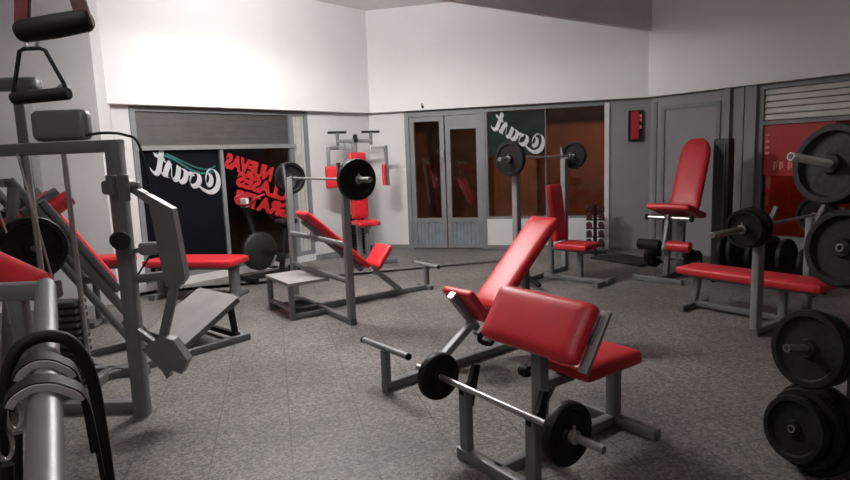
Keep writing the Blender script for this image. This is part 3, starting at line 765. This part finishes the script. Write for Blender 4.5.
for x, y, r in ((-2.43, 3.74, .018), (-2.20, 3.74, .016)):
    MB().cyl(L(x, y, .05), L(x, y, 1.60), r, 14).build('guide_rod', 'bar', mg)
for p0, p1 in ((L(-2.30, 3.46, 1.6), L(-2.17, 3.46, .75)), (L(-2.52, 3.50, 2.05), L(-2.50, 3.50, .6)), (L(-2.60, 3.46, 1.95), L(-2.42, 3.46, 1.15))):
    MB().cyl(p0, p1, .006, 8).build('cable', 'bar', mg)
MB().tube(catmull([L(-1.92, 3.50, 1.69), L(-1.82, 3.50, 1.70), L(-1.70, 3.50, 1.685), L(-1.62, 3.50, 1.62), L(-1.58, 3.50, 1.30)], 6), .008, 8).build('cable', 'rubber', mg)
for i in range(13):
    MB().cushion(L(-2.33, 3.74, .12+i*.045), (.25, .14, .030), None, .006, 0, 4).build('stack_plate', 'stack', mg)
cc = thing('cable_column', 'tall grey steel column with pulley head behind the hack squat', 'exercise machine', (-3.32, 5.15, 0), (1, 0))
MB().bar((0, 0, .03), (0, 0, 2.26), .12, .10).build('column', 'grey', cc)
MB().box((0, 0, .02), (.40, .40, .04)).build('base_plate', 'grey', cc, smooth=False)
MB().cushion((.01, -.07, 2.21), (.40, .12, .11), None, .045, 0).build('pulley_arm', 'grey', cc)
MB().cushion((-.27, -.07, 2.22), (.20, .12, .34), None, .05, 0).build('pulley_bracket', 'grey', cc)
MB().bar((.19, -.07, 2.14), (.40, -.07, 2.125), .04).build('pulley_link', 'greylight', cc)
MB().lathe((.40, -.09, 2.135), (0, 1, 0), [(.034, -.012), (.058, -.014), (.064, 0), (.058, .014), (.034, .012)], 28).build('pulley_wheel', 'greylight', cc)
# swinging lever arm
lv_ = [(-1.655, 1.39), (-1.44, 1.255), (-1.403, .845), (-1.442, .798), (-1.519, .80), (-1.533, .904), (-1.571, 1.283), (-1.67, 1.36)]
MB().prism([L(x, 3.47, z) for x, z in lv_], (0, .07, 0)).build('lever_plate', 'grey', mg, smooth=False)
MB().bar(L(-1.478, 3.47, .82), L(-1.585, 3.47, .47), .05).build('lever_tube', 'grey', mg)
hx = [(-1.69, .43), (-1.583, .51), (-1.502, .482), (-1.43, .354), (-1.473, .274), (-1.53, .30), (-1.561, .246), (-1.591, .304)]
MB().prism([L(x, 3.46, z) for x, z in hx], (0, .08, 0)).build('lever_foot', 'grey', mg, smooth=False)
MB().bar(L(-1.75, 3.47, .55), L(-1.60, 3.47, .42), .04).build('lever_link', 'grey', mg)
be = MB(); be.cushion(L(-1.75, 3.47, 1.39), (.14, .14, .08), None, .02, 0, 6); be.cyl(L(-1.755, 3.41, 1.35), L(-1.755, 3.41, 1.46), .03); be.cyl(L(-1.69, 3.41, 1.31), L(-1.69, 3.41, 1.46), .03); be.cyl(L(-1.70, 3.47, 1.39), L(-1.63, 3.47, 1.39), .025)
be.build('lever_bearing', 'grey', mg)
MB().cyl(L(-1.70, 3.33, 1.095), L(-1.77, 3.45, 1.085), .052).build('roller_pad', 'rubber', mg)
bb = MB(); bb.cushion(L(-1.61, 3.52, 1.02), (.16, .06, .075), None, .02, 0); bb.bar(L(-1.76, 3.52, 1.0), L(-1.60, 3.52, 1.03), .03); bb.build('lever_stop', 'greylight', mg)
MB().bar(L(-1.76, 3.53, .835), L(-1.45, 3.53, .865), .05).build('side_tube', 'grey', mg)
MB().cyl(L(-1.63, 3.52, .98), L(-1.72, 3.52, .86), .006, 8).build('link_rod', 'rubber', mg)
cp = MB(); cp.cyl(L(-2.56, 3.02, 1.22), L(-1.86, 2.88, .925), .075, 24, .4); cp.build('chest_pad', 'red', mg)
MB().bar(L(-2.30, 3.0, 1.08), L(-3.0, 3.60, 1.08), .05).build('pad_arm', 'grey', mg)

# ------------------------------------------------------------------ attachment rail (left foreground)
ar = thing('attachment_rail', 'round grey steel rail holding black cable attachments at lower left', 'rack', (-1.29, 2.0, 0), (1, 0))
def LA(x, y, z): return V((x+1.29, y-2.0, z))
p0, p1 = V((-1.31, 2.03, 1.105)), V((-.60, .86, .985))
dr = (p1-p0).normalized()
MB().cyl(LA(*p0), LA(*p1), .031, 24).build('rail', 'grey', ar)
MB().bar(LA(-1.28, 2.04, 1.09), LA(-1.75, 2.06, 1.085), .06).build('cross_rail', 'grey', ar)
for x, y, z in ((-1.42, 2.045, 1.06), (-1.73, 2.06, 1.06), (-.61, .88, .96)):
    MB().bar(LA(x, y, 0), LA(x, y, z), .05).build('leg', 'grey', ar)
MB().bar(LA(-1.42, 2.045, .10), LA(-1.73, 2.06, .10), .05).build('foot_rail', 'grey', ar)
def on(t): return p0+(p1-p0)*t
sd = dr.cross(V((0, 0, 1))).normalized()      # sideways, towards the right
# black rope looped over the rail
rp = thing('triceps_rope', 'thick black rope looped over the far part of the grey rail', 'cable attachment', on(.51), (1, 0))
c = V((0, 0, 0))
rope = [sd*-.105+V((0, 0, -.42)), sd*-.10+V((0, 0, -.20)), sd*-.092+V((0, 0, -.07)), sd*-.065+V((0, 0, .015)), sd*-.025+V((0, 0, .048)), sd*.025+V((0, 0, .048)), sd*.065+V((0, 0, .015)), sd*.09+V((0, 0, -.07)), sd*.11+V((0, 0, -.22)), sd*.125+V((0, 0, -.42)), sd*.13+V((0, 0, -.62))]
MB().tube(catmull(rope, 6), .0155, 12).build('rope', 'rubber', rp)
for q in (rope[0], rope[-1]): MB().lathe(q+V((0, 0, .02)), (0, 0, -1), [(.01, 0), (.026, .005), (.03, .03), (.026, .05), (.01, .055)], 16).build('rope_knob', 'rubber', rp)
def strap(label, t, w, wr, drop):
    o = thing('strap_handle', label, 'cable attachment', on(t), (1, 0))
    path = [sd*(-wr*1.25)+V((0, 0, -.20)), sd*(-wr*1.05)+V((0, 0, -.02)), sd*(-wr*.55)+V((0, 0, .028)), V((0, 0, .044)), sd*(wr*.5)+V((0, 0, .040)), sd*(wr*.95)+V((0, 0, .012)), sd*(wr*1.15)+V((0, 0, -drop))]
    c = catmull(path, 6)
    mb = MB(); mb2 = MB()
    def band(m, pts, w, th, off):
        rings = []
        for i, q in enumerate(pts):
            tn = (pts[min(i+1, len(pts)-1)]-pts[max(i-1, 0)]).normalized(); nn = tn.cross(dr).normalized()
            if nn.z < -.2: nn = -nn
            nn = dr.cross(tn); nn = nn if nn.dot(V((0, 0, 1))) >= -.05 or i > len(pts)*.6 or i < len(pts)*.4 else -nn
            nn = tn.cross(-dr).normalized()
            rings.append([q+dr*a+nn*(b+off) for a, b in ((-w/2, -th/2), (w/2, -th/2), (w/2, th/2), (-w/2, th/2))])
        m.ring_sweep(rings)
    band(mb, c, w, .010, 0); mb.build('strap', 'rubber', o)
    band(mb2, [q+dr*.026 for q in c[7:31]], .010, .015, .006); mb2.build('webbing', 'greyband', o, smooth=False)
    q = path[-1]
    r = MB(); r.tube([q+V((0, 0, .02))+sd*(.014*math.cos(a))+V((0, 0, -.035+.035*math.sin(a))) for a in [k*2*math.pi/16 for k in range(16)]], .0045, 8, True)
    r.build('carabiner', 'chrome', o)
    g = MB(); g.tube([q+V((0, 0, -.06)), q+V((0, 0, -.16))+sd*.01, q+V((0, 0, -.30))], .013, 10); g.build('handle_strap', 'rubber', o)
strap('black strap handle with grey webbing, farther of the two on the rail', .60, .05, .060, .06)
strap('black strap handle with grey webbing, nearer of the two on the rail', .70, .05, .070, .06)

# cable tower carrying the hanging handles (its top lies above the photo)
ct = thing('cable_tower', 'grey cable column with overhead boom beyond the left edge', 'exercise machine', (-2.05, 1.75, 0), (1, 0))
MB().bar((0, 0, 0), (0, 0, 2.7), .09).build('column', 'grey', ct)
MB().bar((-.04, 0, 2.66), (1.22, -.10, 2.66), .07).build('boom', 'grey', ct)
MB().box((0, 0, .02), (.5, .5, .04)).build('base_plate', 'grey', ct, smooth=False)
hb = thing('stirrup_handle', 'hanging stirrup handle with brown and dark red straps', 'cable attachment', (-.925, 1.6, 1.86), (1, 0.02))
MB().tube([(-.094, 0, -.008), (-.082, 0, -.006), (0, 0, .004), (.082, 0, .016), (.092, 0, .018)], [.022, .028, .030, .028, .020], 18).build('grip', 'rubber', hb)
for x, m, x2 in ((-.082, 'strapred', -.04), (.080, 'strapbrown', .015)):
    MB().bar((x, 0, .0), (x2, 0, .30), .016, .036, up=(1, 0, 0)).build('strap', m, hb)
MB().tube([(-.01+.025*math.cos(k*math.pi/8), 0, .315+.025*math.sin(k*math.pi/8)) for k in range(16)], .005, 8, True).build('ring', 'chrome', hb)
MB().cyl((-.01, .0, .33), (-.01, .0, .775), .004, 8).build('cable', 'rubber', hb)
th_ = thing('triangle_handle', 'hanging steel triangle handle with black grip below the stirrup', 'cable attachment', (-1.105, 1.8, 1.722), (1, 0))
mb = MB(); mb.tube([(-.080, 0, .0), (-.046, 0, .122), (-.032, 0, .128), (.012, 0, .128), (.028, 0, .122), (.072, 0, .025), (.076, 0, .0)], .006, 10); mb.build('frame', 'rubber', th_)
MB().tube([(-.084, 0, -.012), (-.074, 0, -.01), (.075, 0, -.002), (.084, 0, -.002)], [.016, .019, .019, .016], 16).build('grip', 'rubber', th_)
MB().tube([(-.01+.018*math.cos(k*math.pi/8), 0, 0.147+.02*math.sin(k*math.pi/8)) for k in range(16)], .004, 8, True).build('ring', 'chrome', th_)
MB().cyl((-.01, 0, .165), (-.01, 0, .905), .004, 8).build('cable', 'rubber', th_)

# ------------------------------------------------------------------ lamps and night outside
def lamp(label, loc, d, e, LEN=1.2, cat='ceiling lamp'):
    o = thing('fluorescent_lamp', label, cat, loc, d)
    MB().box((0, 0, .035), (LEN+.08, .07, .05)).build('housing', 'white', o, smooth=False)
    for y in (-.09, .09):
        MB().cyl((-LEN/2, y, .0), (LEN/2, y, .0), .016, 12).build('tube', e, o)
    z = TOP-loc[2]
    for x in (-LEN/2-.01, LEN/2+.01): MB().box((x, 0, .0), (.02, .24, .05)).build('end_holder', 'white', o, smooth=False)
    for x in (-.4, .4): MB().cyl((x, 0, .07), (x, 0, z), .006, 8).build('hanger', 'grey', o)
lamp('twin tube fluorescent lamp hanging from the ceiling past the beam', (-1.0, 5.75, 3.16), (1, .05), emit_mat('tube_light', (1.0, .97, .95), 620))
lamp('dim twin tube fluorescent lamp on the ceiling above the foreground', (-1.1, .4, 3.6), (1, .2), emit_mat('tube_light_dim', (1.0, .93, .90), 88))

st = MB().box((0, 12, -.2), (60, 60, .1)).build('street_ground', 'street', smooth=False); struct(st)
bg = thing('street_building', 'brown lamplit building across the street seen through the back window', 'building', WM.pt(2.5, 6.5, -.15), (WM.d.x, WM.d.y))
MB().box((0, .2, 2.5), (16, .4, 5.3)).build('facade', 'facade', bg, smooth=False)
for x in (-5, -2.2, .6, 3.4): MB().box((x, -.03, 1.2), (1.6, .06, 2.4)).build('roller_door', 'facaded', bg, smooth=False)
mb = MB(); mb.box((0, -.25, 2.9), (16, .5, .12)); mb.build('canopy', 'facaded', bg, smooth=False)
sl2 = thing('street_lamp', 'orange street lamp on a pole outside the back window', 'street lamp', WM.pt(5.6, 4.6, -.15), (0, 1))
MB().cyl((0, 0, 0), (0, 0, 4.6), .06).build('pole', 'rubber', sl2)
MB().cushion((0, 0, 4.6), (.5, .25, .14), None, .05, 0).build('head', 'rubber', sl2)
MB().box((0, 0, 4.51), (.36, .18, .03)).build('lens', emit_mat('sodium_lens', (1, .44, .20), 1700), sl2, smooth=False)
w = bpy.data.worlds.new('night'); scene.world = w; w.use_nodes = True
w.node_tree.nodes['Background'].inputs['Color'].default_value = (.10, .10, .13, 1)
w.node_tree.nodes['Background'].inputs['Strength'].default_value = .05

vs_ = scene.view_settings
vs_.view_transform = 'Standard'; vs_.look = 'None'; vs_.gamma = 1; vs_.use_curve_mapping = False
vs_.exposure = 0.0
